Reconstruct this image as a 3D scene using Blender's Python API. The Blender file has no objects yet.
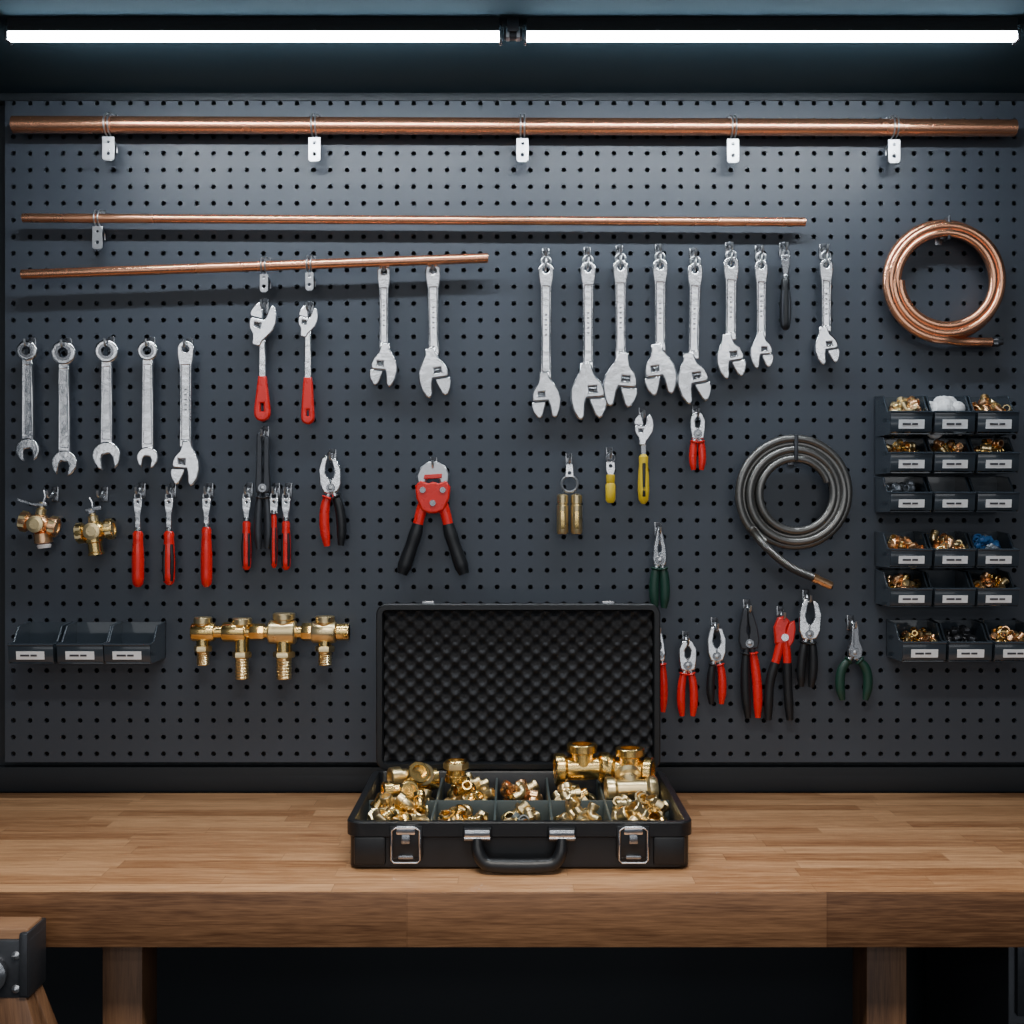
import bpy, bmesh, math, random
from mathutils import Vector, Matrix
random.seed(7)
D=2.476; F=1238.0; ZC=1.462; ZB=0.90
R=random.uniform
def P(u,v,d=0.0):
    s=(D-d)/F
    return Vector(((u-512)*s,-d,ZC-(v-512)*s))
def K(d): return (D-d)/F
TR=Matrix.Translation
def RX(a): return Matrix.Rotation(math.radians(a),4,'X')
def RY(a): return Matrix.Rotation(math.radians(a),4,'Y')
def RZ(a): return Matrix.Rotation(math.radians(a),4,'Z')
SC=lambda k: Matrix.Scale(k,4)

# ------------------------------------------------------------ materials
def mat(name,col,metal=0.0,rough=0.5,var=0.12,nscale=60,bump=0.0,bscale=200,coat=0.0,emit=None,alpha=None,spec=None,rv=0.06):
    m=bpy.data.materials.new(name); m.use_nodes=True
    nt=m.node_tree; b=nt.nodes['Principled BSDF']
    tc=nt.nodes.new('ShaderNodeTexCoord')
    nz=nt.nodes.new('ShaderNodeTexNoise'); nz.inputs['Scale'].default_value=nscale; nz.inputs['Detail'].default_value=4
    nt.links.new(tc.outputs['Object'],nz.inputs['Vector'])
    mx=nt.nodes.new('ShaderNodeMix'); mx.data_type='RGBA'
    c=col
    mx.inputs[6].default_value=(c[0]*(1-var),c[1]*(1-var),c[2]*(1-var),1)
    mx.inputs[7].default_value=(min(1,c[0]*(1+var)),min(1,c[1]*(1+var)),min(1,c[2]*(1+var)),1)
    nt.links.new(nz.outputs['Fac'],mx.inputs[0]); nt.links.new(mx.outputs[2],b.inputs['Base Color'])
    mr=nt.nodes.new('ShaderNodeMapRange'); mr.inputs[3].default_value=max(0.02,rough-rv); mr.inputs[4].default_value=min(1,rough+rv)
    nt.links.new(nz.outputs['Fac'],mr.inputs[0]); nt.links.new(mr.outputs[0],b.inputs['Roughness'])
    b.inputs['Metallic'].default_value=metal
    if coat: b.inputs['Coat Weight'].default_value=coat
    if spec is not None: b.inputs['Specular IOR Level'].default_value=spec
    if bump:
        n2=nt.nodes.new('ShaderNodeTexNoise'); n2.inputs['Scale'].default_value=bscale
        nt.links.new(tc.outputs['Object'],n2.inputs['Vector'])
        bp=nt.nodes.new('ShaderNodeBump'); bp.inputs['Strength'].default_value=bump; bp.inputs['Distance'].default_value=0.001
        nt.links.new(n2.outputs['Fac'],bp.inputs['Height']); nt.links.new(bp.outputs[0],b.inputs['Normal'])
    if emit:
        b.inputs['Emission Color'].default_value=(*emit[0],1); b.inputs['Emission Strength'].default_value=emit[1]
    if alpha is not None: b.inputs['Alpha'].default_value=alpha
    return m
STEEL=mat('chrome_steel',(0.86,0.87,0.89),1.0,0.19,0.06,30,0.5,45,rv=0.04)
STEELB=mat('steel_bracket',(0.60,0.61,0.63),0.95,0.3,0.1,200)
STEELD=mat('steel_dark',(0.34,0.35,0.37),0.95,0.26,0.15,100)
GUN=mat('gunmetal',(0.06,0.064,0.073),0.6,0.36,0.2,200)
BRASS=mat('brass',(0.93,0.64,0.24),1.0,0.24,0.10,60,rv=0.05)
BRASSL=mat('brass_light',(0.96,0.73,0.39),0.97,0.29,0.10,60,rv=0.05)
BRASSR=mat('bronze_copper_fitting',(0.92,0.53,0.28),0.97,0.28,0.10,60,rv=0.05)
COPPER=mat('copper',(0.97,0.46,0.27),0.95,0.27,0.06,5,rv=0.02)
RED=mat('red_rubber',(0.72,0.016,0.012),0,0.28,0.1,50,coat=0.2)
BLACK=mat('black_rubber',(0.010,0.011,0.013),0,0.36,0.2,50)
GREEN=mat('dark_green_rubber',(0.010,0.045,0.03),0,0.4,0.1,50)
YEL=mat('yellow_plastic',(0.80,0.55,0.03),0,0.4,0.1,50)
PEG=mat('pegboard_paint',(0.045,0.055,0.072),0,0.42,0.08,7,0.15,500)
WALLM=mat('wall_paint',(0.011,0.015,0.020),0,0.6,0.1,8)
CEILM=mat('ceiling_paint',(0.026,0.046,0.060),0,0.95,0.1,6,spec=0.05)
FLOORM=mat('floor_concrete',(0.012,0.014,0.017),0,0.7,0.25,4,0.2,60)
BIN=mat('smoky_plastic',(0.038,0.050,0.064),0,0.2,0.1,30,coat=0.4)
LABEL=mat('label_paper',(0.92,0.94,0.96),0,0.6,0.04,80)
INK=mat('label_ink',(0.05,0.05,0.06),0,0.6)
CASE=mat('case_plastic',(0.008,0.009,0.011),0,0.36,0.2,40,0.25,900)
FOAM=mat('foam',(0.036,0.037,0.041),0,0.85,0.25,300,0.4,600,spec=0.3)
DIV=mat('divider_grey',(0.07,0.09,0.09),0,0.4)
WHITE=mat('white_cloth',(0.9,0.9,0.92),0,0.8)
BLUE=mat('blue_plastic',(0.04,0.17,0.45),0,0.35)
GREYP=mat('grey_washers',(0.26,0.29,0.33),0.5,0.4)
HOSE=mat('hose_steel',(0.20,0.195,0.185),0.85,0.33,0.2,200)
TUBE=mat('led_tube_glow',(1,1,1),0,0.5,0,emit=((0.86,0.94,1.0),96.0))
LEDB=mat('led_housing',(0.03,0.033,0.036),0.0,0.7,spec=0.1)

def wood(name,rowh=0.045,lenp=0.38,c1=(0.26,0.125,0.055),c2=(0.50,0.275,0.135),vert=False,rough=0.32,pv=0.62):
    m=bpy.data.materials.new(name); m.use_nodes=True
    nt=m.node_tree; N=nt.nodes; L=nt.links; b=N['Principled BSDF']
    tc=N.new('ShaderNodeTexCoord'); sp=N.new('ShaderNodeSeparateXYZ'); L.new(tc.outputs['Object'],sp.inputs[0])
    def M(op,a,bb=None,c=None):
        n=N.new('ShaderNodeMath'); n.operation=op
        for i,x in enumerate((a,bb,c)):
            if x is None: continue
            if isinstance(x,(int,float)): n.inputs[i].default_value=x
            else: L.new(x,n.inputs[i])
        return n.outputs[0]
    if vert:
        X=sp.outputs[2]; Y=M('ADD',sp.outputs[0],sp.outputs[1])
    else:
        X=sp.outputs[0]; Y=M('ADD',sp.outputs[1],sp.outputs[2])
    rowf=M('DIVIDE',Y,rowh); row=M('FLOOR',rowf)
    w1=N.new('ShaderNodeTexWhiteNoise'); w1.noise_dimensions='1D'; L.new(row,w1.inputs['W'])
    xs=M('ADD',M('DIVIDE',X,lenp),M('MULTIPLY',w1.outputs[0],7.3)); pid=M('FLOOR',xs)
    cb=N.new('ShaderNodeCombineXYZ'); L.new(row,cb.inputs[0]); L.new(pid,cb.inputs[1])
    w2=N.new('ShaderNodeTexWhiteNoise'); w2.noise_dimensions='2D'; L.new(cb.outputs[0],w2.inputs['Vector'])
    gv=N.new('ShaderNodeCombineXYZ'); L.new(M('MULTIPLY',X,5.0),gv.inputs[0]); L.new(M('MULTIPLY',Y,90.0),gv.inputs[1]); L.new(M('MULTIPLY',w2.outputs[0],50.0),gv.inputs[2])
    g=N.new('ShaderNodeTexNoise'); g.inputs['Scale'].default_value=1.0; g.inputs['Detail'].default_value=5; g.inputs['Distortion'].default_value=0.8
    L.new(gv.outputs[0],g.inputs['Vector'])
    gv2=N.new('ShaderNodeCombineXYZ'); L.new(M('MULTIPLY',X,22.0),gv2.inputs[0]); L.new(M('MULTIPLY',Y,380.0),gv2.inputs[1])
    g2=N.new('ShaderNodeTexNoise'); g2.inputs['Scale'].default_value=1.0; g2.inputs['Detail'].default_value=3; L.new(gv2.outputs[0],g2.inputs['Vector'])
    f=M('ADD',M('MULTIPLY',w2.outputs[0],pv),M('MULTIPLY',M('SUBTRACT',g.outputs['Fac'],0.36),1.5))
    f=M('ADD',f,M('MULTIPLY',M('SUBTRACT',g2.outputs['Fac'],0.5),1.4))
    mx=N.new('ShaderNodeMix'); mx.data_type='RGBA'; mx.clamp_factor=True
    mx.inputs[6].default_value=(*c1,1); mx.inputs[7].default_value=(*c2,1); L.new(f,mx.inputs[0])
    fy=M('FRACT',rowf); fx=M('FRACT',xs)
    gap=M('MAXIMUM',M('LESS_THAN',fy,0.02),M('LESS_THAN',fx,0.004))
    mg=N.new('ShaderNodeMix'); mg.data_type='RGBA'; L.new(M('MULTIPLY',gap,0.3),mg.inputs[0]); L.new(mx.outputs[2],mg.inputs[6]); mg.inputs[7].default_value=(0.10,0.04,0.015,1)
    L.new(mg.outputs[2],b.inputs['Base Color'])
    b.inputs['Roughness'].default_value=rough
    bp=N.new('ShaderNodeBump'); bp.inputs['Strength'].default_value=0.2; bp.inputs['Distance'].default_value=0.001
    L.new(g2.outputs['Fac'],bp.inputs['Height']); L.new(bp.outputs[0],b.inputs['Normal'])
    return m
WOOD=wood('butcher_block',0.042,0.36,(0.27,0.115,0.046),(0.66,0.37,0.185),pv=0.58)
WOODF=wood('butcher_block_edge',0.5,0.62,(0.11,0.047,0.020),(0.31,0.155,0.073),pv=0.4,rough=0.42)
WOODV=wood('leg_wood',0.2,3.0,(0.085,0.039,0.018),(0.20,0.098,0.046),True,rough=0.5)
WOODH=wood('sawhorse_wood',0.2,3.0,(0.14,0.065,0.030),(0.32,0.17,0.085),rough=0.5)

# ------------------------------------------------------------ builder
def crm(pts,n=8):
    pts=[Vector(p) for p in pts]; out=[]
    ext=[pts[0]*2-pts[1]]+pts+[pts[-1]*2-pts[-2]]
    for i in range(1,len(ext)-2):
        p0,p1,p2,p3=ext[i-1:i+3]
        for k in range(n):
            t=k/n
            out.append(0.5*((2*p1)+(p2-p0)*t+(2*p0-5*p1+4*p2-p3)*t*t+(3*p1-p0-3*p2+p3)*t**3))
    out.append(pts[-1]); return out
class B:
    def __init__(s,name,M=None):
        s.name=name; s.v=[]; s.f=[]; s.m=[]; s.mats=[]; s.M=M or Matrix()
    def add(s,vs,fs,m):
        if m not in s.mats: s.mats.append(m)
        i=s.mats.index(m); o=len(s.v)
        s.v+= [s.M@Vector(p) for p in vs]
        s.f+= [[o+k for k in f] for f in fs]; s.m+=[i]*len(fs)
    def box(s,c,size,m,rot=None,bev=0.0):
        bm=bmesh.new(); bmesh.ops.create_cube(bm,size=1)
        for v in bm.verts: v.co=Vector((v.co.x*size[0],v.co.y*size[1],v.co.z*size[2]))
        if bev: bmesh.ops.bevel(bm,geom=bm.edges[:],offset=bev,segments=2,affect='EDGES',profile=0.5)
        X=TR(Vector(c))@(rot or Matrix())
        bm.verts.index_update()
        s.add([X@v.co for v in bm.verts],[[v.index for v in f.verts] for f in bm.faces],m); bm.free()
    def lathe(s,prof,o,ax,m,segs=20,cap=True,closed=False,ph=0):
        o=Vector(o); ax=Vector(ax).normalized()
        a=Vector((0,1,0)) if abs(ax.y)<0.9 else Vector((1,0,0))
        e1=ax.cross(a).normalized(); e2=ax.cross(e1)
        vs=[];fs=[];n=len(prof)
        for r,t in prof:
            for k in range(segs):
                an=2*math.pi*k/segs+ph
                vs.append(o+ax*t+(e1*math.cos(an)+e2*math.sin(an))*max(r,1e-6))
        for i in range(n if closed else n-1):
            j=(i+1)%n
            for k in range(segs):
                k2=(k+1)%segs
                fs.append([i*segs+k,i*segs+k2,j*segs+k2,j*segs+k])
        if cap and not closed:
            fs.append(list(range(segs))); fs.append([(n-1)*segs+k for k in range(segs)])
        s.add(vs,fs,m)
    def cyl(s,p0,p1,r,m,segs=16,r2=None):
        p0=Vector(p0);p1=Vector(p1)
        s.lathe([(r,0),(r if r2 is None else r2,(p1-p0).length)],p0,p1-p0,m,segs)
    def sweep(s,path,rad,m,segs=10,flat=1.0,up=(0,1,0),closed=False):
        path=[Vector(p) for p in path]; n=len(path); up=Vector(up)
        vs=[];fs=[]
        for i,p in enumerate(path):
            if closed: t=path[(i+1)%n]-path[i-1]
            else: t=path[min(i+1,n-1)]-path[max(i-1,0)]
            t.normalize()
            sd=t.cross(up)
            if sd.length<1e-4: sd=t.cross(Vector((1,0,0)))
            sd.normalize(); nn=sd.cross(t)
            if isinstance(rad,(int,float)): r=rad
            else:
                q=i/(n-1)*(len(rad)-1); a=int(q); bb=min(a+1,len(rad)-1); r=rad[a]*(1-(q-a))+rad[bb]*(q-a)
            for k in range(segs):
                an=2*math.pi*k/segs
                vs.append(p+(sd*math.cos(an)+nn*math.sin(an)*flat)*r)
        for i in range(n if closed else n-1):
            j=(i+1)%n
            for k in range(segs):
                k2=(k+1)%segs; fs.append([i*segs+k,i*segs+k2,j*segs+k2,j*segs+k])
        if not closed: fs.append(list(range(segs))); fs.append([(n-1)*segs+k for k in range(segs)])
        s.add(vs,fs,m)
    def plate(s,outs,th,m,bev=0.6,y=0.0,rot=0.0,at=(0,0)):
        cu=bpy.data.curves.new('t','CURVE'); cu.dimensions='2D'; cu.fill_mode='BOTH'
        for o in outs:
            sp=cu.splines.new('POLY'); sp.points.add(len(o)-1)
            for i,p in enumerate(o): sp.points[i].co=(p[0],p[1],0,1)
            sp.use_cyclic_u=True
        cu.extrude=max(0.001,th/2-bev); cu.bevel_depth=bev; cu.bevel_resolution=2 if bev>0.9 else 1; cu.offset=-bev*0.75
        ob=bpy.data.objects.new('t',cu); me=bpy.data.meshes.new_from_object(ob)
        ca,sa=math.cos(math.radians(rot)),math.sin(math.radians(rot))
        vs=[(at[0]+v.co.x*ca-v.co.y*sa, y+v.co.z, at[1]+v.co.x*sa+v.co.y*ca) for v in me.vertices]
        fs=[list(p.vertices) for p in me.polygons]
        s.add(vs,fs,m); bpy.data.objects.remove(ob); bpy.data.curves.remove(cu); bpy.data.meshes.remove(me)
    def rr(s,cx,cy,w,h,r,levels,m,cs=True,ce=True):
        vs=[];fs=[]; q=6; n=4*(q+1)
        for ins,z in levels:
            hw=w/2-ins; hh=h/2-ins; rr=max(0.001,r-ins)
            for ci,(sx,sy) in enumerate(((1,1),(-1,1),(-1,-1),(1,-1))):
                for k in range(q+1):
                    an=math.pi/2*(ci+k/q)
                    vs.append((cx+sx*(hw-rr)+rr*math.cos(an),cy+sy*(hh-rr)+rr*math.sin(an),z))
        for i in range(len(levels)-1):
            for k in range(n):
                k2=(k+1)%n; fs.append([i*n+k,i*n+k2,(i+1)*n+k2,(i+1)*n+k])
        if cs: fs.append(list(range(n)))
        if ce: fs.append([(len(levels)-1)*n+k for k in range(n)])
        s.add(vs,fs,m)
    def done(s,loc=(0,0,0),angle=38,rot=None,parent=None,smooth=True):
        me=bpy.data.meshes.new(s.name); me.from_pydata([tuple(v) for v in s.v],[],s.f)
        for mm in s.mats: me.materials.append(mm)
        me.polygons.foreach_set('material_index',s.m)
        bm=bmesh.new(); bm.from_mesh(me)
        if smooth: bmesh.ops.recalc_face_normals(bm,faces=bm.faces[:])
        bm.to_mesh(me); bm.free()
        if smooth:
            me.polygons.foreach_set('use_smooth',[True]*len(me.polygons)); me.set_sharp_from_angle(angle=math.radians(angle))
        me.update()
        ob=bpy.data.objects.new(s.name,me); bpy.context.scene.collection.objects.link(ob)
        ob.location=loc
        if rot: ob.rotation_euler=rot
        if parent: ob.parent=parent
        return ob
def arc(cx,cy,r,a0,a1,n):
    return [(cx+r*math.cos(math.radians(a0+(a1-a0)*i/n)),cy+r*math.sin(math.radians(a0+(a1-a0)*i/n))) for i in range(n+1)]
def circ(cx,cy,r,n=24): return arc(cx,cy,r,0,360-360/n,n-1)

# ------------------------------------------------------------ room
b=B('wall_back'); b.box((0,0.08,1.3),(4.4,0.1,2.6),WALLM); b.done(smooth=False)
b=B('floor'); b.box((0,-1.3,-0.05),(4.4,3.0,0.1),FLOORM); b.done(smooth=False)
CZ=2.300
b=B('ceiling'); b.box((0,-0.6,CZ+0.05),(4.4,1.5,0.1),CEILM); b.done(smooth=False)
b=B('trim_ceiling'); b.box((0,0.012,CZ-0.008),(4.4,0.03,0.016),WALLM,bev=0.002); b.done()
b=B('trim_bench_back'); b.box((0,0.018,0.925),(4.0,0.02,0.05),WALLM,bev=0.002); b.done()

# pegboard
def pegboard():
    S=16.68*0.002; x0=P(5,0).x; z1=P(0,95).z; nc=62; nr=40; rh=2.5*0.002; th=0.006
    n=12; vs=[];fs=[]
    for r in range(nr):
        for c in range(nc):
            cx=x0+(c+.5)*S; cz=z1-(r+.5)*S; o=len(vs)
            for k in range(n):
                a=2*math.pi*(k+0.5)/n; ca,sa=math.cos(a),math.sin(a)
                q=S/2/max(abs(ca),abs(sa))
                vs.append((cx+ca*q,0,cz+sa*q))
            for k,(sx,sz) in {1:(1,1),4:(-1,1),7:(-1,-1),10:(1,-1)}.items(): vs[o+k]=(cx+sx*S/2,0,cz+sz*S/2)
            for k in range(n):
                a=2*math.pi*(k+0.5)/n; vs.append((cx+math.cos(a)*rh,0,cz+math.sin(a)*rh))
            for k in range(n):
                a=2*math.pi*(k+0.5)/n; vs.append((cx+math.cos(a)*rh,th,cz+math.sin(a)*rh))
            for k in range(n):
                k2=(k+1)%n
                fs.append([o+k,o+k2,o+n+k2,o+n+k]); fs.append([o+n+k,o+n+k2,o+2*n+k2,o+2*n+k])
    x1=x0+nc*S; z0=z1-nr*S
    o=len(vs); vs+=[(x0,0,z0),(x1,0,z0),(x1,0,z1),(x0,0,z1),(x0,th,z0),(x1,th,z0),(x1,th,z1),(x0,th,z1)]
    for a,c in((0,1),(1,2),(2,3),(3,0)): fs.append([o+a,o+c,o+c+4,o+a+4])
    b=B('pegboard'); b.add(vs,fs,PEG)
    b.box(((x0+x1)/2,0.018,z1+0.0),(x1-x0,0.022,0.004),PEG)
    b.done(smooth=False)
pegboard()

# ------------------------------------------------------------ LED tubes
def led(u0,u1):
    d=0.363; p0=P(u0,34,d); p1=P(u1,34,d); z=p0.z
    b=B('led_tube_light')
    r=0.0128; n=14
    A=[math.radians(180+180*i/n) for i in range(n+1)]
    vs=[(p0.x,-d+r*math.cos(a),z+r*math.sin(a)) for a in A]+[(p1.x,-d+r*math.cos(a),z+r*math.sin(a)) for a in A]
    b.add(vs,[[i,i+1,n+2+i,n+1+i] for i in range(n)],TUBE)
    hp=[(-0.0138,0),(-0.0138,0.006),(-0.016,0.009),(-0.016,CZ-z),(0.016,CZ-z),(0.016,0.009),(0.0138,0.006),(0.0138,0)]
    m=len(hp)
    vs=[(p0.x,-d+y,z+q) for y,q in hp]+[(p1.x,-d+y,z+q) for y,q in hp]
    b.add(vs,[[i,(i+1)%m,(i+1)%m+m,i+m] for i in range(m)]+[list(range(m)),list(range(m,2*m))],LEDB)
    for p,sg in((p0,-1),(p1,1)):
        b.box((p.x+sg*0.003,-d,z-0.002),(0.006,0.029,0.028),STEELD,bev=0.002)
    b.done()
led(11,499); led(527,1014)
b=B('light_joint_bracket'); p=P(513,35,0.363); b.box(p,(0.032,0.02,0.014),GUN,bev=0.002); b.box(p+Vector((0,0,(CZ-p.z)/2)),(0.02,0.034,CZ-p.z),GUN,bev=0.002)
b.box(p+Vector((-0.009,-0.004,0)),(0.006,0.022,0.018),STEELB,bev=0.001); b.box(p+Vector((0.009,-0.004,0)),(0.006,0.022,0.018),STEELB,bev=0.001); b.done()

# ------------------------------------------------------------ bench
b=B('workbench')
b.box((0,-0.3235,ZB-0.04),(2.6,0.647,0.08),WOOD,bev=0.001)
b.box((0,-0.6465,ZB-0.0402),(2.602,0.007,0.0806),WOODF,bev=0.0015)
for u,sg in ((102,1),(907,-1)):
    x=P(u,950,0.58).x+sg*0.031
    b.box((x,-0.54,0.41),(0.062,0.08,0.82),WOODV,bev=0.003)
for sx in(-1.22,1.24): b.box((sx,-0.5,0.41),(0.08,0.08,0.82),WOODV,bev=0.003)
b.box((0,0.0,0.78),(2.4,0.05,0.08),WALLM)
b.done()
b=B('drawer_cabinet'); x0=0.800
b.box((x0+0.19,-0.28,0.40),(0.38,0.40,0.78),GUN,bev=0.004)
for i in range(5):
    zc=0.72-i*0.15
    b.box((x0+0.19,-0.485,zc),(0.36,0.014,0.135),GUN,bev=0.003)
    b.box((x0+0.19,-0.497,zc+0.035),(0.34,0.012,0.012),STEELB,bev=0.002)
b.done()
b=B('sawhorse')
xe=-0.682; zt=0.875
b.box((xe-0.36,-0.705,zt-0.03),(0.72,0.055,0.06),WOODH,bev=0.003)
b.box((xe-0.045,-0.705,zt-0.055),(0.098,0.066,0.082),GUN,bev=0.003)
b.box((xe-0.003,-0.706,zt-0.048),(0.012,0.072,0.088),GUN,bev=0.002)
b.lathe([(0.0,0),(0.024,0),(0.026,0.004),(0.026,0.012),(0.018,0.016),(0.014,0.012),(0,0.012)],(xe-0.050,-0.738,zt-0.06),(0,-1,0),STEELD,24)
b.lathe([(0.004,0),(0.006,0.002),(0,0.006)],(xe-0.014,-0.738,zt-0.035),(0,-1,0),STEELB,12)
b.lathe([(0.004,0),(0.006,0.002),(0,0.006)],(xe-0.014,-0.738,zt-0.082),(0,-1,0),STEELB,12)
for sy in(-1,1):
    for xx,sg in((xe-0.04,1),(xe-0.62,-1)):
        top=Vector((xx,-0.705+sy*0.012,zt-0.07)); bot=Vector((xx+sg*0.30,-0.705+sy*(0.16 if sy<0 else 0.05),0.0))
        dv=bot-top; L=dv.length
        q=Vector((0,0,-1)).rotation_difference(dv.normalized()).to_matrix().to_4x4()
        b.box((top+bot)/2,(0.055,0.028,L),WOODV,rot=q,bev=0.002)
b.done()

# ------------------------------------------------------------ peg hooks
def mk_hook():
    b=B('peg_hook',SC(0.002))
    b.box((0,-1.2,3),(7,1.6,15),STEELD,bev=0.5)
    b.box((0,-3,8),(5,4,5),GUN,bev=0.6)
    b.sweep(crm([(0,-1,5),(0,-7,5),(0,-11,1),(0,-18,-0.5),(0,-22,1),(0,-23.5,6)],5),1.2,STEELB,8,up=(1,0,0))
    return b.done()
hook0=mk_hook(); first=[True]
def hook(u,v,dd=0.03):
    p=P(u,v,dd); p.y=0
    if first[0]: first[0]=False; ob=hook0
    else:
        ob=bpy.data.objects.new('peg_hook',hook0.data); bpy.context.scene.collection.objects.link(ob)
    ob.location=p
TD=0.030; k=K(TD)
def T(name,tilt=0): return B(name,RY(-tilt)@SC(k))

# ------------------------------------------------------------ wrenches
def shaft(b,w0,w1,z0,z1,th=5,m=STEEL):
    o=[(-w0,z0),(-w1,z1),(w1,z1),(w0,z0)]
    e=1.9; i=[(-w0+e,z0-6),(-w1+e,z1+6),(w1-e,z1+6),(w0-e,z0-6)]
    b.plate([o,i],th,m,0.95)
    b.plate([o],th-2.6,m,0.2)
def combo(u,vt,vb,w=11,jw=14,tilt=0,jrot=15,sh=5.0):
    b=T('combination_wrench',tilt); L=(vb-vt)-w-jw*0.8
    b.plate([circ(0,0,w,28),arc(0,0,w*0.5,0,330,11)],6.4,STEEL,2.0)
    b.lathe([(w*0.68,-3.6),(w*0.74,0),(w*0.68,3.6),(w*0.44,3.6),(w*0.44,-3.6)],(0,0,0),(0,1,0),STEELD,24,closed=True)
    shaft(b,sh,sh+0.8,-w*0.8,-L+jw*0.75)
    jaw_open(b,jw,(0,-L),jrot)
    b.done(P(u,vt+w,TD)); hook(u,vt+w*0.5)
def jaw_open(b,r,at,rot):
    s=r*0.42
    o=[(s*1.0,-r*0.98),(r*0.72,-r*0.78)]+arc(0,0,r,-35,90,8)[0:]+arc(0,0,r,90,215,8)[1:]+[(-r*0.72,-r*0.78),(-s,-r*0.98)]
    o+= [(-s,-r*0.15),(-s*0.6,r*0.12),(s*0.6,r*0.12),(s,-r*0.15)]
    b.plate([o],6.4,STEEL,min(1.7,r*0.12),rot=rot,at=at)
def adj_head(b,w,at,rot,m=STEEL,flip=1):
    body=[(-0.16,0.95),(-0.20,0.72),(-0.34,0.50),(-0.50,0.20),(-0.54,-0.12),(-0.48,-0.45),(-0.36,-0.70),(-0.26,-0.76),(-0.16,-0.66),(-0.11,-0.25),(-0.06,-0.10),(0.40,-0.10),(0.50,-0.04),(0.50,0.12),(0.42,0.34),(0.24,0.55),(0.19,0.75),(0.16,0.95)]
    win=[(0.02,0.05),(0.02,0.25),(0.28,0.25),(0.28,0.05)]
    jaw=[(0.04,-0.13),(0.52,-0.13),(0.56,-0.28),(0.50,-0.50),(0.38,-0.70),(0.28,-0.74),(0.18,-0.64),(0.10,-0.42),(0.04,-0.25)]
    sc=lambda o:[(x*w*flip,y*w) for x,y in (o if flip>0 else o[::-1])]
    b.plate([sc(body),sc(win)],7.5,m,0.055*w,rot=rot,at=at)
    b.plate([sc(jaw)],6.5,m,0.05*w,rot=rot,at=at)
    ca,sa=math.cos(math.radians(rot)),math.sin(math.radians(rot))
    def q(x,y): x*=w*flip; y*=w; return (at[0]+x*ca-y*sa,0,at[1]+x*sa+y*ca)
    p0=Vector(q(0.03,0.15)); p1=Vector(q(0.27,0.15))
    pr=[]
    for i in range(9): pr.append((w*(0.10 if i%2 else 0.085),(p1-p0).length*i/8))
    b.lathe(pr,p0,p1-p0,STEELD,12)
    if w>17: b.box((Vector(q(0.14,-0.115))+Vector((0,-3.0,0))),(w*0.6,0.6,0.8),GUN,rot=RY(-rot))
def adjw(u,vt,vb,w=24,tilt=0,rot=12,flip=1,e=6.2,name='adjustable_wrench',ring_=False):
    b=T(name,tilt); H=(vb-vt)-e-w*0.74
    hw=e*0.74
    o=arc(0,0,e,0,180,12)+[(-e*0.98,-7),(-hw,-18),(-hw*0.92,-H*0.6),(-hw,-H+w*0.72),(hw,-H+w*0.72),(hw*0.92,-H*0.6),(hw,-18),(e*0.98,-7)]
    q=hw-2.0
    i=[(-q,-16),(-q*0.9,-H*0.6),(-q,-H+w*1.0),(q,-H+w*1.0),(q*0.9,-H*0.6),(q,-16)]
    b.plate([o,i,circ(0,0,e*0.46,14)],6,STEEL,1.3)
    i2=[(x*1.35,z) for x,z in i]; b.plate([i2],3.2,STEEL,0.2)
    for j in range(5):
        b.box((0,-1.8,-H*0.35-j*5),(e*0.3,0.5,1.4),STEELD)
    adj_head(b,w,(0,-H),rot,flip=flip)
    if ring_:
        b.sweep([(0.6*math.sin(a*math.pi/12),5.2*math.cos(a*math.pi/12),6.5+7.5*math.sin(a*math.pi/12)) for a in range(24)],1.0,STEELB,8,up=(1,0,0),closed=True)
        b.sweep([(4.6*math.cos(a*math.pi/12),0.0,9+4.6*math.sin(a*math.pi/12)) for a in range(24)],1.2,STEELB,8,closed=True)
    b.done(P(u,vt+e,TD))
    hook(u,vt-7 if ring_ else vt+e-2)
for (u,vt,vb,w,jw,jr) in [(27.5,341,459,10,11.5,8),(64,341,473,12,12.5,-10),(107,340,467,11.5,14,10),(148,341,466,10,10.5,-8),(186,340,482,9.5,13,0)]:
    if u==186: adjw(186,341,485,26,0,-4,-1,8)
    else: combo(u,vt,vb,w,jw,0.5 if u<80 else 0,jr)
for (u,vt,vb,w,t,r,fl) in [(384,266,386,25,0,-4,-1),(433,264,397,29,0.6,8,1),
    (546,263,418,27,0,5,-1),(588,262,419,33,0,4,1),(620.5,260,407,32,0,-5,1),(660,259,395,30,0,8,-1),(695,263,403,30,-1,12,1),(731,257,378,26,-0.5,10,1),(761,260,368,21,0,4,1),(826,259,364,22,0,10,1)]:
    adjw(u,vt,vb,w,t,r,fl,e=6.4 if w<26 else 7.4,ring_=u>500)

def redw(u,vt,vb,w,hw,slim=False):
    b=T('red_handled_wrench'); L=vb-vt
    adj_head(b,w,(0,0),180-15,STEEL)
    hz=-(L*0.62)+w*0.5
    b.plate([[(-2.8,-w*0.5),(-3.6,hz),(3.6,hz),(2.8,-w*0.5)]],4.8,STEEL,1.3)
    e=-(L-w*0.75)
    o=[(-3.4,hz+6),(-4.2,hz)]+[(-hw,e+hw*1.6)]+arc(0,e+hw,hw,180,360,12)+[(hw,e+hw*1.6),(4.2,hz),(3.4,hz+6)]
    ins=[(-hw*0.3,e+hw*1.2),(-hw*0.25,e+hw*2.4),(hw*0.25,e+hw*2.4),(hw*0.3,e+hw*1.2)] 
    b.plate([o,ins],8,RED,2.0)
    b.done(P(u,vt+w*0.75,TD)); hook(u,vt+3)
redw(262.5,304,421,25,7.5); redw(308,307,424,18,6)

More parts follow.
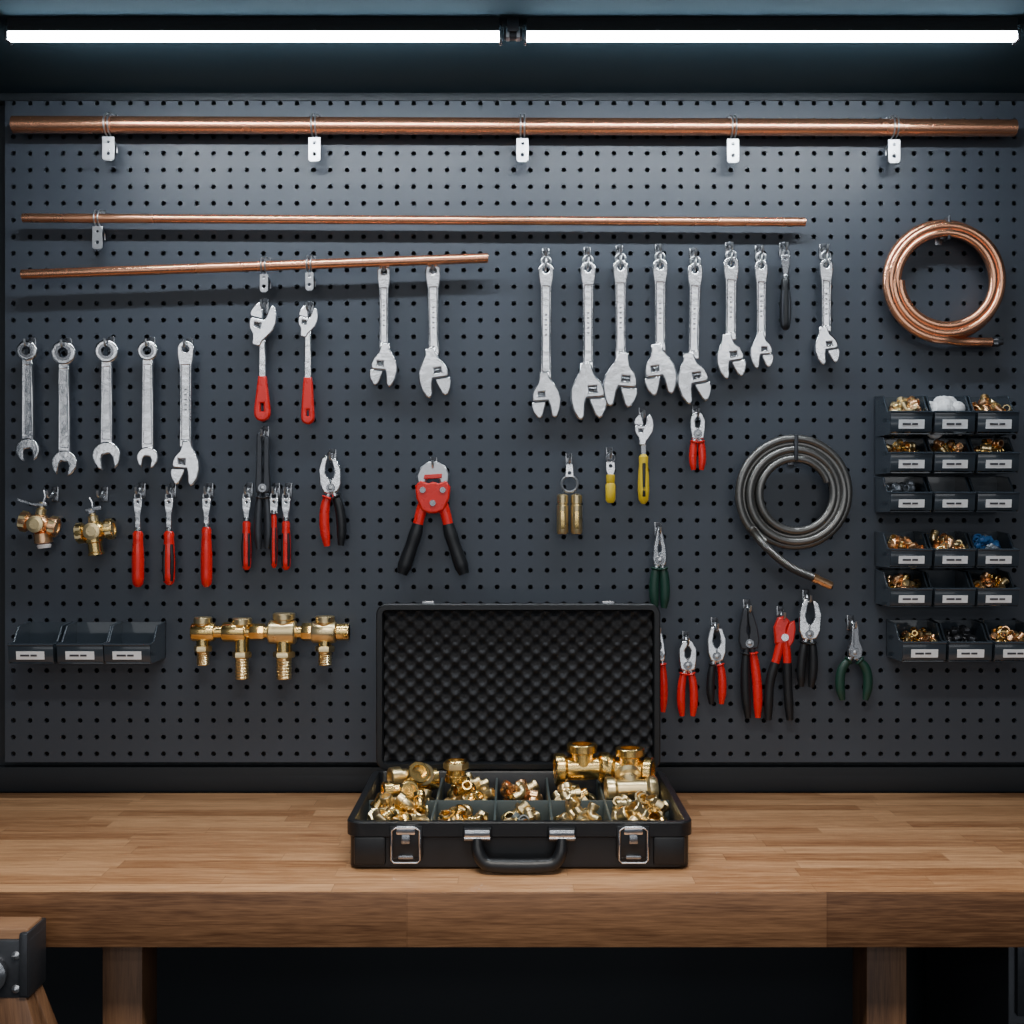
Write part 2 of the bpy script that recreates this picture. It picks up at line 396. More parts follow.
def sdriver(u,vt,vg,vb,r=6.5,c=RED,c2=None,name='screwdriver',shaftm=STEEL):
    b=T(name); G=vg-vt; L=vb-vt
    b.sweep([(3.2*math.cos(a*math.pi/8),0,3.2*math.sin(a*math.pi/8)-3) for a in range(16)],0.9,STEELB,6,closed=True)
    b.plate([[(-4.4,-5),(-4,-15),(-2.6,-22),(-2.6,-G),(2.6,-G),(2.6,-22),(4,-15),(4.4,-5)],circ(0,-9,1.2,10)],3.6,shaftm,1.0)
    b.lathe([(2.5,0),(3.2,1),(3.2,4)],(0,0,-G+4),(0,0,-1),STEELD,12)
    H=L-G
    pr=[(r*0.6,0),(r*0.85,H*0.05),(r*0.8,H*0.15),(r*0.9,H*0.28),(r,H*0.5),(r*0.98,H*0.85),(r*0.85,H*0.95),(r*0.4,H)]
    b.lathe(pr,(0,0,-G),(0,0,-1),c,16)
    if c2:
        for a in range(4):
            an=math.pi/4+a*math.pi/2
            b.sweep([(math.cos(an)*r*q,math.sin(an)*r*q,-G-H*t) for q,t in((0.62,.25),(.88,.5),(.86,.75),(.6,.92))],r*0.36,c2,8)
    b.done(P(u,vt+4,TD)); hook(u,vt+4)
sdriver(138,489,527,583,6.1); sdriver(169,489,527,581,6.1,RED,BLACK); sdriver(206.5,489,523,583,5.8,RED)
sdriver(246.5,489,517,566,4.8,RED,BLACK); sdriver(286,489,517,566,4.8,RED,BLACK)
sdriver(785.5,246,274,326,5.2,BLACK,GUN,'deburring_tool',STEELD)

# ------------------------------------------------------------ pliers
def pliers(name,u,vt,vp,vb,spread,grip,jaw='combo',tilt=0,hr=4.6,grip2=None,jm=STEEL,hookv=None,w=8):
    b=T(name,tilt); J=vp-vt; H=vb-vp
    if jaw=='combo': hf=[(-0.3,-6),(-w*0.8,-5),(-w,2),(-w*0.85,J*0.45),(-w*0.5,J*0.85),(-w*0.35,J),(-0.4,J),(-0.5,J*0.55),(-1.6,J*0.45),(-1.6,J*0.3),(-0.3,J*0.22)]
    elif jaw=='needle': hf=[(-0.3,-6),(-w*0.7,-4),(-w*0.8,3),(-w*0.4,J*0.4),(-w*0.25,J),(-0.3,J),(-0.3,J*.3)]
    elif jaw=='long': hf=[(-0.6,-6),(-w,-4),(-w*1.1,3),(-w*0.95,J*0.4),(-w*0.9,J*0.96),(-w*0.7,J),(-1.2,J),(-1.0,J*.3)]
    elif jaw=='cutter': hf=[(-0.3,-6),(-w*0.8,-4),(-w,J*0.3),(-w*1.0,J*0.65),(-w*0.55,J*0.95),(-0.3,J),(-0.3,J*0.8),(-w*0.35,J*0.6),(-w*0.3,J*0.35),(-0.3,J*0.25)]
    else: hf=[(-0.3,-6),(-w*0.7,-4),(-w*1.05,4),(-w*1.1,J*0.6),(-w*0.7,J*0.95),(-w*0.2,J),(-w*0.35,J*0.75),(-w*0.5,J*0.5),(-w*0.3,J*0.35),(-0.3,J*0.25)]
    b.plate([hf],6,jm,1.3)
    hf2=[(-x,z*(0.94 if jaw in('groove','long') else 1)) for x,z in hf][::-1]
    b.plate([hf2],5.4,jm,1.3)
    b.lathe([(4.2,-4),(4.6,-3),(4.6,3),(4.2,4)],(0,0,0),(0,1,0),STEELD,16)
    b.lathe([(2.2,0),(2.4,1),(1.2,1.4)],(0,-4,0),(0,-1,0),STEELB,6)
    for sg,gm in((-1,grip),(1,grip2 or grip)):
        pts=crm([(-sg*2.5,0,4),(sg*2.5,0,-5),(sg*spread*0.85,0,-H*0.35),(sg*spread,0,-H*0.68),(sg*spread*0.82,0,-H)],8)
        n=len(pts); c=int(n*0.33)
        b.sweep(pts[:c+2],[3.6,3,2.8],jm,10,0.8)
        b.sweep(pts[c:],[hr*0.75,hr*0.95,hr,hr*1.02,hr*0.95,hr*0.6],gm,12,0.8)
        b.lathe([(hr*0.9,0),(hr*1.15,1),(hr*0.9,2.4)],pts[c],pts[c+1]-pts[c],gm,12)
    b.done(P(u,vp,TD)); hook(u,(hookv if hookv else vt+3))
pliers('slip_joint_pliers',331,456,488,546,8.5,RED,'groove',3,5,BLACK,w=9.8)
pliers('end_cutting_pliers',697.5,412,434,470,4.8,RED,'cutter',0,3.8,w=7.5)
pliers('combination_pliers',659.5,530,560,608,5.5,GREEN,'combo',0,5,w=7)
pliers('combination_pliers',659,630,655,712,5,RED,'combo',0,3.8,w=6)
pliers('end_cutting_pliers',687.5,640,665,716,6.5,RED,'cutter',0,4.1,w=8.8)
pliers('needle_nose_pliers',716.5,626,656,704,6,BLACK,'groove',0,4.1,RED,w=8.4)
pliers('cutting_pliers',749,608,643,718,6,BLACK,'combo',3,4.8,RED,jm=GUN,w=10)
pliers('slip_joint_pliers',809,598,634,687,6,BLACK,'groove',-3,4.6,jm=STEEL,w=10)
pliers('needle_nose_pliers',854,624,652,700,14,GREEN,'needle',0,4.8,w=8,jm=STEELD)
pliers('long_reach_pliers',263,433,488,549,5.2,GUN,'long',0,4.2,jm=GUN,w=6.4)
sdriver(274,489,510,564,3.4,RED,BLACK)
b=T('tube_cutting_pliers'); 
b.plate([[(-8,-8),(-9,8),(-5,17),(1,19),(6,14),(3,8),(2,0),(3,-8)]],7,RED,1.5)
b.plate([[(0,-8),(3,4),(6,12),(11,14),(12,6),(10,-6),(6,-12)]],6,RED,1.5)
b.lathe([(3.6,-5),(3.8,-4),(3.8,4),(3.6,5)],(1,0,-2),(0,1,0),STEEL,16)
for sg,ex in((-1,-15),(1,7)):
    pts=crm([(sg*2,0,-4),(sg*5-1,0,-22),(ex*0.8-1,0,-48),(ex,0,-85)],8)
    c=int(len(pts)*0.4)
    b.sweep(pts[:c+2],[4.5,4.2],RED,12,0.8); b.sweep(pts[c:],[4.6,4.9,4.6,4.8,3.6],BLACK,12,0.8)
b.done(P(783,635,TD)); hook(783,618)
b=T('pipe_cutter')
b.plate([[(-14,12),(-16,22),(-12,31),(-4,36),(4,36),(12,32),(16,24),(15,12),(8,10),(7,18),(0,23),(-7,18),(-8,10)]],7,STEELB,1.6)
b.plate([[(-16,0),(-17,12),(-12,17),(-4,14),(0,16),(6,14),(13,17),(17,11),(16,0),(11,-12),(3,-15),(-4,-15),(-11,-12)]],10,RED,2.0)
for x,z in((-10,8),(10,8),(0,-5)):
    b.lathe([(3.0,-6),(3.2,-5),(3.2,5),(3.0,6)],(x,0,z),(0,1,0),STEELD,14)
b.plate([[(-9,19),(-8,23),(9,24),(9,20)]],11,RED,0.8)
for sg in(-1,1):
    pts=crm([(sg*6,0,2),(sg*12,0,-14),(sg*17,0,-34),(sg*25,0,-58),(sg*31,0,-76)],8)
    c=int(len(pts)*0.42)
    b.sweep(pts[:c+2],[6,5.4,5],RED,12,0.75); b.sweep(pts[c:],[5.6,6.8,6.4,7.0,7.2,5.2],BLACK,14,0.75)
b.done(P(433,498,TD)); hook(433,467)
b=T('yellow_handled_wrench'); adj_head(b,18,(0,0),175,STEEL)
b.plate([[(-2.5,-8),(-2.5,-34),(2.5,-34),(2.5,-8)]],4,STEELD,0.8)
b.lathe([(2.4,0),(4.8,3),(4.4,10),(5.4,22),(5.8,36),(5,46),(2,50)],(0,0,-26),(0,0,-1),YEL,16)
b.box((0,-4.2,-52),(3.5,3,34),BLACK,bev=1); b.done(P(643.5,428,TD)); hook(643.5,417)
def ring(b,c,r,t=1,m=STEEL): b.sweep([(c[0]+r*math.cos(a*math.pi/12),0,c[1]+r*math.sin(a*math.pi/12)) for a in range(24)],t,m,8,closed=True)
b=T('brass_key_pair'); ring(b,(0,0),8,1.4,STEELB)
b.plate([[(-4,7),(-3,20),(3,20),(4,7)],circ(0,11,1.6,10)],3,STEEL,0.5)
for x in(-7,7): 
    b.lathe([(3,0),(5.6,1.5),(5.6,9),(5.0,9.5),(5.0,11),(5.8,11.5),(5.8,38),(5,40)],(x,0,-10),(0,0,-1),BRASSL,18); b.cyl((x*0.7,0,-4),(x,0,-11),1,STEEL,8)
    b.box((x,-5.4,-36),(4,1,18),BRASS,bev=0.4)
b.done(P(569.5,484,TD)); hook(569.5,463)
b=T('brass_coupling'); ring(b,(0,2),4.5,1)
b.plate([[(-4,-2),(-4.6,-10),(-2,-16),(2,-16),(4.6,-10),(4,-2)],circ(0,-6,1.6,10)],3.5,STEEL,0.6)
b.lathe([(2,0),(4.4,1),(4.4,8),(3.8,9),(5,11),(5,26),(3,29)],(0,0,-14),(0,0,-1),YEL,16)
b.done(P(610.5,460,TD)); hook(610.5,457)

# ------------------------------------------------------------ pipes
def pipe(u0,v0,u1,v1,r,d):
    p0=P(u0,v0,d); p1=P(u1,v1,d); rr=r*K(d); L=(p1-p0).length
    b=B('copper_pipe'); b.lathe([(rr*0.82,0.0),(rr,0.0),(rr,L),(rr*0.82,L)],p0,p1-p0,COPPER,40,closed=True); b.done()
pd=0.042
pipe(13,124.5,1015,128,8.4,pd); pipe(23,218,805,222,4.5,0.035); pipe(22,274.5,488,258,4.9,0.047)
def pipehook(u,v,r,plateh,d,w=12):
    kk=K(d); b=B('pipe_hook',SC(kk)); dd=d/kk
    e=r+1.6
    path=[(0,dd-1,e+3),(0,e*0.3,e+2.4)]+[(0,-e*math.sin(math.radians(a)),e*math.cos(math.radians(a))) for a in range(20,181,20)]+[(0,e*0.4,-e-2),(0,dd-3,-e-5),(0,dd-1,-e-12)]
    for sx in(-1.9,1.9): b.sweep(crm([(x+sx,y,z) for x,y,z in path],3),0.85,STEELB,8,up=(1,0,0))
    q=w/2; zb=-e-2-plateh
    b.plate([[(-q,-e-2),(-q,zb+2),(-q+2,zb),(q-2,zb),(q,zb+2),(q,-e-2)],circ(0,-e-plateh*0.78,1.9,12),circ(0,-e-plateh*0.3,1.5,12)],2,STEELB,0.4,y=0)
    b.box((0,dd/2,-e-5),(3.4,dd,3.4),STEELD)
    b.box((0,dd-1.5,e+3),(6,3,6),STEELD)
    b.done(P(u,v,d))
for u in(108.5,314.5,522.5,733,894): pipehook(u,124.5+(u-13)*0.0035,8.4,24,pd)
pipehook(97.5,218.4,4.5,23,0.035,10)
for u in(264,309.5,): pipehook(u,274.5-(u-22)*0.0354,4.9,18,0.047,8)
for u in(384,433): hook(u,266.5-(u-384)*0.05)

# ------------------------------------------------------------ coils
def coil(name,rs,turns,tr,mt,tail,rib=False,segs=12,a0=0,direction=1,wobble=1.0,yo=1.1):
    b=B(name,SC(K(0.04))); path=[]
    n=int(turns*(140 if rib else 60))
    for i in range(n+1):
        t=i/n; a=math.radians(a0)+direction*2*math.pi*turns*t
        r=rs[0]+(rs[1]-rs[0])*t
        wob=wobble*math.sin(a*0.7+1)
        path.append(Vector(((r+wob)*math.cos(a), -math.sin(t*math.pi*turns)*tr*yo, (r+wob)*math.sin(a))))
    path+= crm([path[-1]]+[Vector(p) for p in tail],14 if not rib else 40)[1:]
    rad=[tr*(1.0 if i%2 else 0.88) for i in range(len(path))] if rib else tr
    b.sweep(path,rad,mt,segs)
    return b,path
b,p=coil('copper_tubing_coil',(45.0,59.2),4.25,4.5,COPPER,[(14,0,-60.5),(34,0,-61),(46,0,-61)],a0=180,direction=1,wobble=0.4,yo=1.15)
b.lathe([(3,0),(5,0.5),(5,7),(3.4,7.5),(3.4,11),(2,11)],p[-1],(1,0,0.02),GUN,12)
b.lathe([(5.4,0),(5.4,4)],p[-1]+Vector((1,0,0)),(1,0,0),STEELD,6)
c=Vector((52*math.cos(math.radians(88)),0,52*math.sin(math.radians(88))))
b.box(c,(3,14,24),GUN,bev=1)
b.done(P(945.5,281,0.04)); hook(943,238)
b,p=coil('braided_hose_coil',(34,57),4.6,4.3,HOSE,[(-44,-9,-36),(-32,-11,-52),(-8,-10,-72),(16,-8,-83)],rib=True,a0=20,direction=1,wobble=0.5,yo=0.8)
dv=(p[-1]-p[-2]).normalized()
b.lathe([(3.4,0),(4.6,0.5),(4.6,5),(4.0,5.5),(4.2,20),(3.4,21)],p[-1],dv,BRASSR,14)
b.box((0,0,46),(4,14,26),GUN,bev=1)
b.done(P(795,494,0.04)); hook(794,460)

# ------------------------------------------------------------ brass fittings
def thread(r,L,n=6):
    return [(r*(1.0 if i%2 else 0.9),L*i/(n*2)) for i in range(n*2+1)]
def tee(b,M,R_,L,m,br=0.8,dirz=1,thr=False):
    o=b.M; b.M=o@M
    pr=[(R_*0.7,-L/2+0.2*L),(R_*0.7,-L/2),(R_*1.0,-L/2),(R_*1.06,-L/2+0.02*L),(R_*1.06,-L/2+0.16*L),(R_*0.95,-L/2+0.19*L),(R_*0.82,-L/2+0.22*L),(R_*0.82,L/2-0.22*L),(R_*0.95,L/2-0.19*L),(R_*1.06,L/2-0.16*L),(R_*1.06,L/2-0.02*L),(R_*1.0,L/2),(R_*0.7,L/2),(R_*0.7,L/2-0.2*L)]
    b.lathe(pr,(0,0,0),(1,0,0),m,24)
    H=L*br
    b.lathe([(R_*0.8,0),(R_*0.8,H*0.6),(R_*1.06,H*0.68),(R_*1.06,H*0.96),(R_*1.0,H),(R_*0.7,H),(R_*0.7,H*0.6)],(0,0,0),(0,0,dirz),m,24)
    b.M=o
def elbow(b,M,r,L,m):
    o=b.M; b.M=o@M
    pts=crm([(0,0,0),(L*0.35,0,0),(L*0.62,0,L*0.1),(L*0.72,0,L*0.38),(L*0.72,0,L*0.72)],5)
    b.sweep(pts,r*0.85,m,14)
    for p,d in((pts[0],(-1,0,0)),(pts[-1],(0,0,1))):
        b.lathe([(r*0.8,-r*0.5),(r*1.10,-r*0.4),(r*1.10,0.55*r),(r*1.02,0.65*r),(r*0.74,0.65*r),(r*0.70,0.02*r)],p,d,m,18)
    b.M=o
def nipple(b,M,r,L,m):
    o=b.M; b.M=o@M
    b.lathe(thread(r*0.8,L*0.4,5),(0,0,-L/2),(0,0,1),m,14)
    b.lathe([(r*1.0,0),(r*1.12,L*0.03),(r*1.12,L*0.2),(r,L*0.23)],(0,0,-L*0.1),(0,0,1),m,6)
    b.lathe([(r*0.78,0),(r*0.78,L*0.35),(r*0.55,L*0.37),(r*0.5,L*0.2)],(0,0,L*0.12),(0,0,1),m,14)
    b.M=o
def nut(b,M,r,L,m):
    o=b.M; b.M=o@M
    b.lathe([(r*0.92,-L/2),(r*1.05,-L*0.35),(r*1.05,L*0.35),(r*0.92,L/2),(r*0.62,L/2),(r*0.62,-L/2)],(0,0,0),(0,0,1),m,6,closed=True); b.M=o
def sleeve(b,M,r,L,m):
    o=b.M; b.M=o@M
    b.lathe([(r*0.9,-L/2),(r,-L/2*0.9),(r,-L*0.2),(r*0.88,-L*0.15),(r*0.88,L*0.15),(r,L*0.2),(r,L/2*0.9),(r*0.9,L/2),(r*0.7,L/2),(r*0.7,-L/2)],(0,0,0),(0,0,1),m,16,closed=True); b.M=o
def rrot(): return RZ(R(0,360))@RX(R(20,100))@RZ(R(0,360))
def scatter(b,x0,x1,y0,y1,z0,z1,n,s,ms,kinds=('nut','sleeve','elbow','nipple','tee')):
    for i in range(n):
        M=TR(Vector((R(x0,x1),R(y0,y1),R(z0,z1))))@rrot(); kd=random.choice(kinds); m=random.choice(ms); q=s*R(0.85,1.15)
        if kd=='nut': nut(b,M,q,q*1.1,m)
        elif kd=='sleeve': sleeve(b,M,q*0.9,q*1.9,m)
        elif kd=='elbow': elbow(b,M@TR(Vector((-q*0.8,0,-q*0.4))),q*0.72,q*1.9,m)
        elif kd=='nipple': nipple(b,M,q*0.85,q*2.4,m)
        elif kd=='ball': b.lathe([(q*math.sin(math.pi*j/6),-q*math.cos(math.pi*j/6)) for j in range(7)],M.translation,(0,0,1),m,10)
        else: tee(b,M,q*0.65,q*2.4,m,0.5)

kk=K(0.045); b=B('brass_manifold',SC(kk))
b.lathe([(6.5,0),(6.5,150)],(-75,0,0),(1,0,0),BRASS,20)
for x0,x1,r in((-78,-55,9.5),(-47,-24,10),(-20,-5,8.5),(-1,26,12),(32,46,9),(42,66,11)):
    b.lathe([(r*0.9,0),(r,1.5),(r,x1-x0-1.5),(r*0.9,x1-x0)],(x0,0,0),(1,0,0),BRASS if r<11 else BRASSL,8 if r in(8.5,9) else 22)
b.lathe([(6,0),(8.5,1),(8.5,12),(7.8,13),(5,13)],(66,0,0),(1,0,0),BRASS,20)
b.lathe([(6,0),(8.5,1),(8.5,6)],(73,0,0),(1,0,0),BRASSL,8)
for x,up,dn,r in((-67,15,33,6.5),(-28,14,47,7),(14,19,47,8),(55,16,33,7)):
    b.lathe([(r*1.25,0),(r*1.4,1),(r*1.4,6),(r*1.05,7),(r*1.05,up)],(x,0,up),(0,0,-1),BRASSL,20)
    b.lathe([(r,0),(r,dn*0.45)],(x,0,0),(0,0,-1),BRASS,20)
    b.lathe([(r*1.3,0),(r*1.38,1),(r*1.38,5),(r*1.2,6)],(x,0,-dn*0.42),(0,0,-1),BRASSL,6)
    b.lathe(thread(r*0.98,dn*0.45,7),(x,0,-dn*0.55),(0,0,-1),BRASSL,18)
b.box((-45,10,0),(4,24,4),STEELD); b.box((30,10,0),(4,24,4),STEELD)
b.done(P(270,632,0.045))

def valve(u,v,tilt,lever):
    b=B('brass_ball_valve',RY(-tilt)@SC(K(0.035)))
    b.lathe([(5,0),(9,0.5),(9.5,2),(9.5,8),(8,9),(7,10),(9.5,14),(11,19),(9.5,25),(7,28),(8,29),(9.5,30),(9.5,37),(9,38),(6,38),(6,34)],(-19,0,0),(1,0,0),BRASS if not lever else BRASSR,24)
    b.lathe([(10.5,0),(10.5,6)],(-18,0,0),(1,0,0),BRASSL,6)
    b.lathe([(10.5,0),(10.5,6)],(12,0,0),(1,0,0),BRASSL,6)
    b.lathe([(5,8),(5,15),(3.2,16),(3.2,22)],(0,0,0),(0,0,1),BRASSL,12)
    b.lathe([(4.5,0),(4.5,3)],(0,0,18),(0,0,1),STEEL,6)
    b.lathe([(7,0),(8.4,1),(8.4,4),(5,4.6),(5,5)],(0,-8,0),(0,-1,0),BRASSL,20)
    if lever:
        b.plate([[(-25,19),(-25,22),(-6,20),(4,23),(5,19),(-6,17)]],6,STEEL,0.8)
        b.lathe([(7,0),(9,1),(9,10),(6,11)],(5,0,-8),(0.3,0,-1),BRASSR,18)
        b.lathe([(6,0),(7,1),(6,4)],(8.4,0,-19),(0.3,0,-1),WHITE,14)
    else:
        b.lathe([(7,0),(8.5,1),(8.5,6),(7,7),(7,16),(8,17),(8,19)],(-2,0,-5),(0,0,-1),BRASS,18)
        b.plate([[(-6,20),(-6,23),(10,24),(10,20)]],6,STEELD,0.8)
    b.sweep(crm([(0,0,20),(1,0,28),(-1,0,34)],4),1.3,STEEL,8)
    b.done(P(u,v,0.035)) 
valve(39,524,-10,True); valve(95,531,8,False)
hook(50,497); hook(100,497)

# ------------------------------------------------------------ storage bins
def sbin(u0,u1,vt,vb,dep,content=None,n=14,lab=True):
    d=dep; kf=K(d); w=(u1-u0)*kf*0.98; cx=P((u0+u1)/2,0,d).x
    z0=P(0,vb,d).z; z1=P(0,vt,0.004).z; h=z1-z0
    b=B('storage_bin'); t=0.002; fh=h*0.52
    prof=[(-0.003,0),(-d+0.006,0),(-d,fh*0.15),(-d-0.004,fh),(-d*0.80,fh*1.05),(-d*0.55,h*0.95),(-0.003,h)]
    for sx in(-1,1):
        x=sx*(w/2-t/2)
        vs=[(x-t/2,y,z) for y,z in prof]+[(x+t/2,y,z) for y,z in prof]; n_=len(prof)
        fs=[list(range(n_)),list(range(n_,2*n_))]+[[i,(i+1)%n_,(i+1)%n_+n_,i+n_] for i in range(n_)]
        b.add(vs,fs,BIN)
        for (ya,za),(yb,zb) in zip(prof[3:-1],prof[4:]):
            b.sweep([(x,ya,za),(x,yb,zb)],0.002,BIN,6,up=(1,0,0))
    b.box((0,-0.004,h/2),(w,t,h),BIN); b.box((0,-d/2,t/2),(w-2*t,d-0.01,t),BIN)
    q=math.degrees(math.atan2(0.004,fh*0.85))
    b.box((0,-d-0.001,fh*0.55),(w,t,fh*0.9),BIN,rot=RX(q*1.0),bev=0.0006)
    b.sweep([(-w/2,-d-0.004,fh),(w/2,-d-0.004,fh)],0.0024,BIN,8,up=(0,0,1))
    if lab:
        b.box((0,-d-0.0035,fh*0.45),(w*0.62,0.0012,fh*0.42),LABEL,rot=RX(q))
        for j,(a,ww) in enumerate(((-0.12,0.2),(0.08,0.14))):
            b.box((w*a,-d-0.0046,fh*0.45),(w*ww,0.0006,fh*0.10),INK,rot=RX(q))
    if content:
        ms,kinds,s=content
        scatter(b,-w/2+0.011,w/2-0.011,-d+0.014,-0.02,0.01,fh*0.85,n,s,ms,kinds)
        scatter(b,-w/2+0.014,w/2-0.014,-d+0.018,-0.025,fh*0.9,fh*1.3,int(n*1.1),s,ms,kinds)
        scatter(b,-w/2+0.022,w/2-0.022,-d+0.030,-0.03,fh*1.25,fh*1.55,int(n*0.5),s,ms,kinds)
    b.done((cx,0,z0))
br=([BRASS,BRASSL,BRASSR],('nut','sleeve','elbow','nipple','sleeve'),0.0085)
brs=([BRASS,BRASSL,BRASSR],('nut','sleeve','nut'),0.006)
cl=([BRASSR,BRASSL],('elbow','sleeve'),0.0095)
wh=([WHITE],('ball',),0.016)
gy=([GREYP],('nut','sleeve'),0.0075)
bl=([BLUE,BLUE,GREYP],('sleeve','nut','nipple'),0.0085)
dk=([GUN],('nut','sleeve'),0.008)
DB=0.105
rows=[(397,434,[cl,wh,cl]),(438,473,[br,br,br]),(477,512,[gy,None,None]),(532,568,[br,cl,bl]),(570,607,[br,None,br])]
for vt,vb,cs in rows:
    for (a,c),ct in zip(((890,932),(934,975),(977,1019)),cs):
        sbin(a,c,vt,vb,DB,ct)
for (a,c),ct in zip(((902,946),(948,992),(994,1038)),[brs,dk,br]):
    sbin(a,c,620,662,DB,ct,20)
for (a,c) in((8,54),(57,104),(104,151)):
    sbin(a,c,622,664,DB,None)

# ------------------------------------------------------------ case
CX=0.0118; dF=0.533; dB=0.146; W=0.540; DP=dF-dB; HB=0.0755
b=B('brass_fitting_case',TR(Vector((CX,-(dF+dB)/2,ZB+0.0005))))
b.rr(0,0,W,DP,0.022,[(0.008,0),(0.002,0.004),(0.002,0.05),(-0.003,0.053),(-0.003,HB-0.002),(-0.001,HB),(0.009,HB),(0.011,HB-0.003),(0.011,0.012)],CASE)
fy=-DP/2-0.002
for x in(-0.235,0.235): b.box((x,fy+0.004,0.03),(0.05,0.012,0.045),CASE,bev=0.004)
for x in(-0.178,0.178):
    b.box((x,fy-0.0005,0.045),(0.052,0.006,0.05),CASE,bev=0.002)
    b.box((x,fy-0.005,0.064),(0.030,0.006,0.014),STEEL,bev=0.002)
    b.box((x,fy-0.007,0.050),(0.014,0.006,0.014),STEELD,bev=0.002)
    hw=0.022
    b.sweep([(x-hw,fy-0.008,0.064),(x-hw,fy-0.009,0.018),(x-hw+0.004,fy-0.009,0.014),(x+hw-0.004,fy-0.009,0.014),(x+hw,fy-0.009,0.018),(x+hw,fy-0.008,0.064),(x+hw-0.006,fy-0.008,0.068),(x-hw+0.006,fy-0.008,0.068)],0.0016,STEEL,8,closed=True)
    b.box((x,fy-0.006,0.022),(0.024,0.005,0.006),STEELD,bev=0.0015)
for x in(-0.066,0.066):
    b.box((x,fy-0.006,0.058),(0.044,0.014,0.022),CASE,bev=0.003)
    b.box((x,fy-0.014,0.061),(0.040,0.006,0.012),STEEL,bev=0.002)
    b.cyl((x-0.02,fy-0.014,0.053),(x+0.02,fy-0.014,0.053),0.003,STEELD,10)
b.sweep(crm([(-0.066,fy-0.012,0.052),(-0.064,fy-0.018,0.032),(-0.052,fy-0.021,0.016),(-0.028,fy-0.022,0.0130),(0,fy-0.022,0.0125),(0.028,fy-0.022,0.0130),(0.052,fy-0.021,0.016),(0.064,fy-0.018,0.032),(0.066,fy-0.012,0.052)],6),[0.008,0.010,0.0105,0.0115,0.0115,0.0115,0.0105,0.010,0.008],CASE,14)
iw=W/2-0.011; idp=DP/2-0.011
for x in(-0.142,-0.040,0.053,0.148): b.box((x,0,0.038),(0.004,2*idp,0.052),DIV,bev=0.001)
b.box((0,0.0,0.038),(2*iw,0.004,0.052),DIV,bev=0.001)
b.box((0,0,0.0125),(2*iw,2*idp,0.002),FOAM)
for x in(-0.17,0.17): b.cyl((x-0.03,DP/2+0.004,HB),(x+0.03,DP/2+0.004,HB),0.005,STEELD,10)
case=b.done()
LH=0.308
b=B('case_lid')
b.M=TR(Vector((CX,-(dB-0.052)-0.004,ZB+HB+0.004+LH/2)))@RX(90)
b.rr(0,0,0.530,LH,0.018,[(0.010,0),(0.002,0.006),(0.002,0.035),(-0.002,0.037),(-0.002,0.052),(0.0,0.054),(0.009,0.054),(0.011,0.050),(0.011,0.012)],CASE)
nx,nz=230,140; fw=0.530-0.024; fh=LH-0.024; vs=[];fs=[]; per=0.034
for j in range(nz+1):
    for i in range(nx+1):
        x=-fw/2+fw*i/nx; y=-fh/2+fh*j/nz
        hgt=math.cos(2*math.pi*x/per)*math.cos(2*math.pi*y/(per*0.92))
        vs.append((x,y,0.034+0.0115*hgt))
for j in range(nz):
    for i in range(nx):
        a=j*(nx+1)+i; fs.append([a,a+1,a+nx+2,a+nx+1])
b.add(vs,fs,FOAM)
for x in(-0.17,0.17): b.box((x,LH/2+0.002,0.045),(0.024,0.010,0.006),STEELD,bev=0.002)
lid=b.done(); lid.parent=case
b=B('brass_fitting_assortment',TR(Vector((CX,-(dF+dB)/2,ZB))))
cols=[(-0.259,-0.142),(-0.142,-0.040),(-0.040,0.053),(0.053,0.148),(0.148,0.259)]
def comp(ci,row,n,s,z0=0.022,z1=0.055,ms=[BRASS,BRASSL,BRASSL],kinds=('nut','sleeve','elbow','nipple','sleeve')):
    x0,x1=cols[ci]; y0,y1=(-idp+0.005,-0.005) if row==0 else (0.005,idp-0.005)
    m=s*1.4
    scatter(b,x0+m,x1-m,y0+m,y1-m,z0,z1,n,s,ms,kinds)
comp(0,0,32,0.014,0.028,0.076); comp(0,1,24,0.014,0.028,0.07)
comp(1,0,22,0.012,0.028,0.064); comp(1,1,28,0.012,0.03,0.074)
comp(2,0,20,0.012,0.026,0.060,[BRASSL,BRASS,DIV]); comp(2,1,26,0.012,0.028,0.070,[BRASSR,BRASSL,BRASS])
comp(3,0,22,0.013,0.028,0.064); comp(3,1,20,0.013,0.025,0.064)
comp(4,0,36,0.013,0.03,0.080); comp(4,1,14,0.014,0.025,0.055)
b.done()
def big(name,u,v,d,fn):
    b=B(name); fn(b); b.done(P(u,v,d))
big('brass_tee_fitting',582,768,0.235,lambda b:(tee(b,RZ(6)@TR(Vector((0,0,0))),0.026,0.100,BRASS,0.44)))
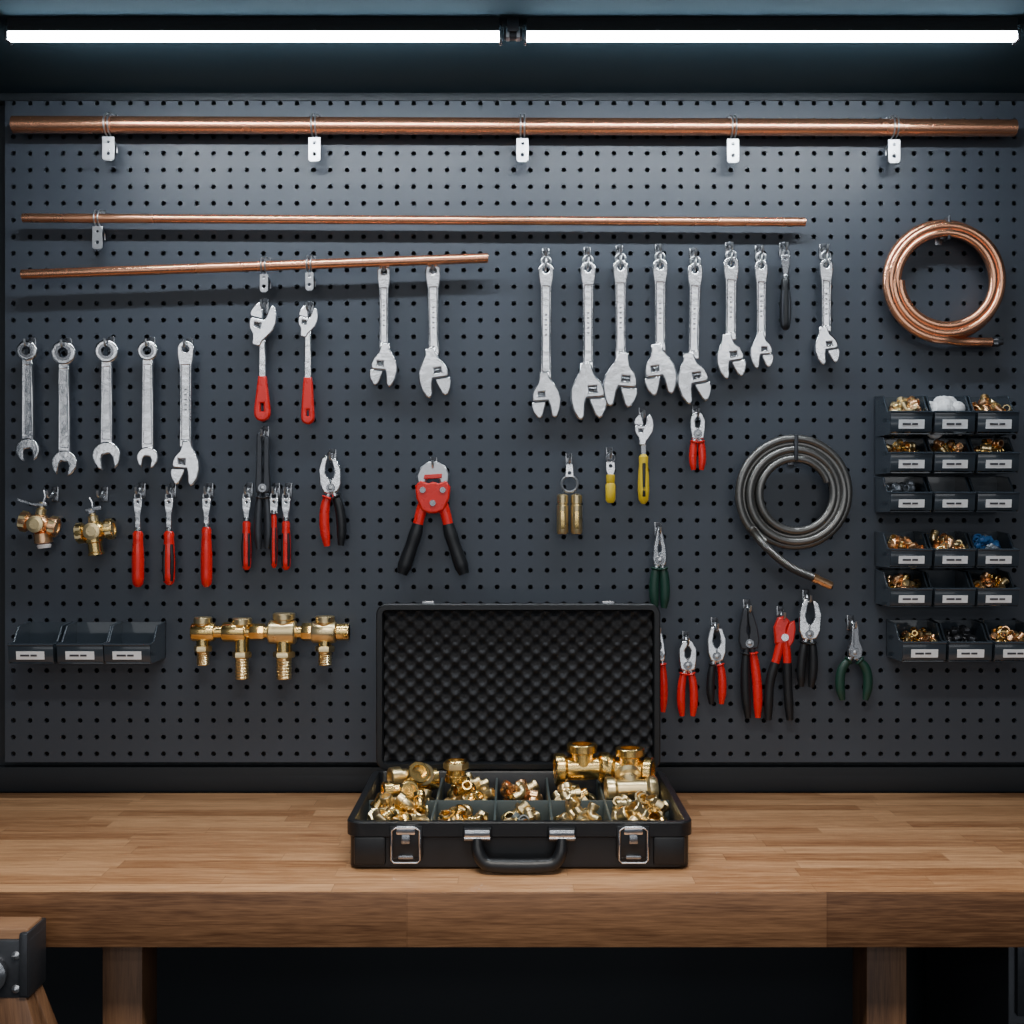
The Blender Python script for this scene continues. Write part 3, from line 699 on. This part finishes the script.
big('brass_tee_fitting',630,771,0.245,lambda b:(tee(b,RZ(-18),0.025,0.084,BRASS,0.5)))
big('brass_tee_fitting',631,790,0.31,lambda b:(tee(b,RZ(5)@RX(-60),0.022,0.090,BRASSL,0.45)))
big('brass_elbow_fitting',396,778,0.26,lambda b:(elbow(b,RZ(25)@RX(75),0.018,0.050,BRASSL)))
big('brass_elbow_fitting',430,779,0.25,lambda b:(elbow(b,RZ(205)@RX(-60),0.018,0.050,BRASS)))
big('brass_cap_fitting',456,771,0.25,lambda b:(sleeve(b,RX(0),0.020,0.040,BRASS),nut(b,TR(Vector((0,0,0.01))),0.022,0.014,BRASSL)))
big('brass_elbow_fitting',388,791,0.33,lambda b:(elbow(b,RZ(20)@RX(80),0.015,0.040,BRASS)))

# ------------------------------------------------------------ lights/world/camera
def area(name,loc,rot,sx,sy,power,col):
    l=bpy.data.lights.new(name,'AREA'); l.shape='RECTANGLE'; l.size=sx; l.size_y=sy; l.energy=power; l.color=col
    o=bpy.data.objects.new(name,l); o.location=loc; o.rotation_euler=[math.radians(a) for a in rot]; bpy.context.scene.collection.objects.link(o)
area('added_fill_light',(0,-1.55,2.6),(30,0,0),1.1,0.4,56,(1.0,0.94,0.86))  # added fill out of view, brightens bench and lower pegboard from the front
for z,pw in((0.75,7.0),(1.75,10.5),(2.45,13),(3.15,13)):
    area('added_reflection_strip',(0,-4.2,z),(90,0,0),4.6,0.26,pw,(0.95,0.97,1.0))  # unseen strips added behind the camera to give the metal tools highlights
w=bpy.data.worlds.new('World'); bpy.context.scene.world=w; w.use_nodes=True
w.node_tree.nodes['Background'].inputs[0].default_value=(0.58,0.68,0.82,1); w.node_tree.nodes['Background'].inputs[1].default_value=0.09
cam=bpy.data.cameras.new('camera'); cam.sensor_width=36; cam.lens=F/1024*36; cam.clip_start=0.05
co=bpy.data.objects.new('camera',cam); co.location=(0,-D,ZC); co.rotation_euler=(math.radians(90),0,0)
bpy.context.scene.collection.objects.link(co); bpy.context.scene.camera=co
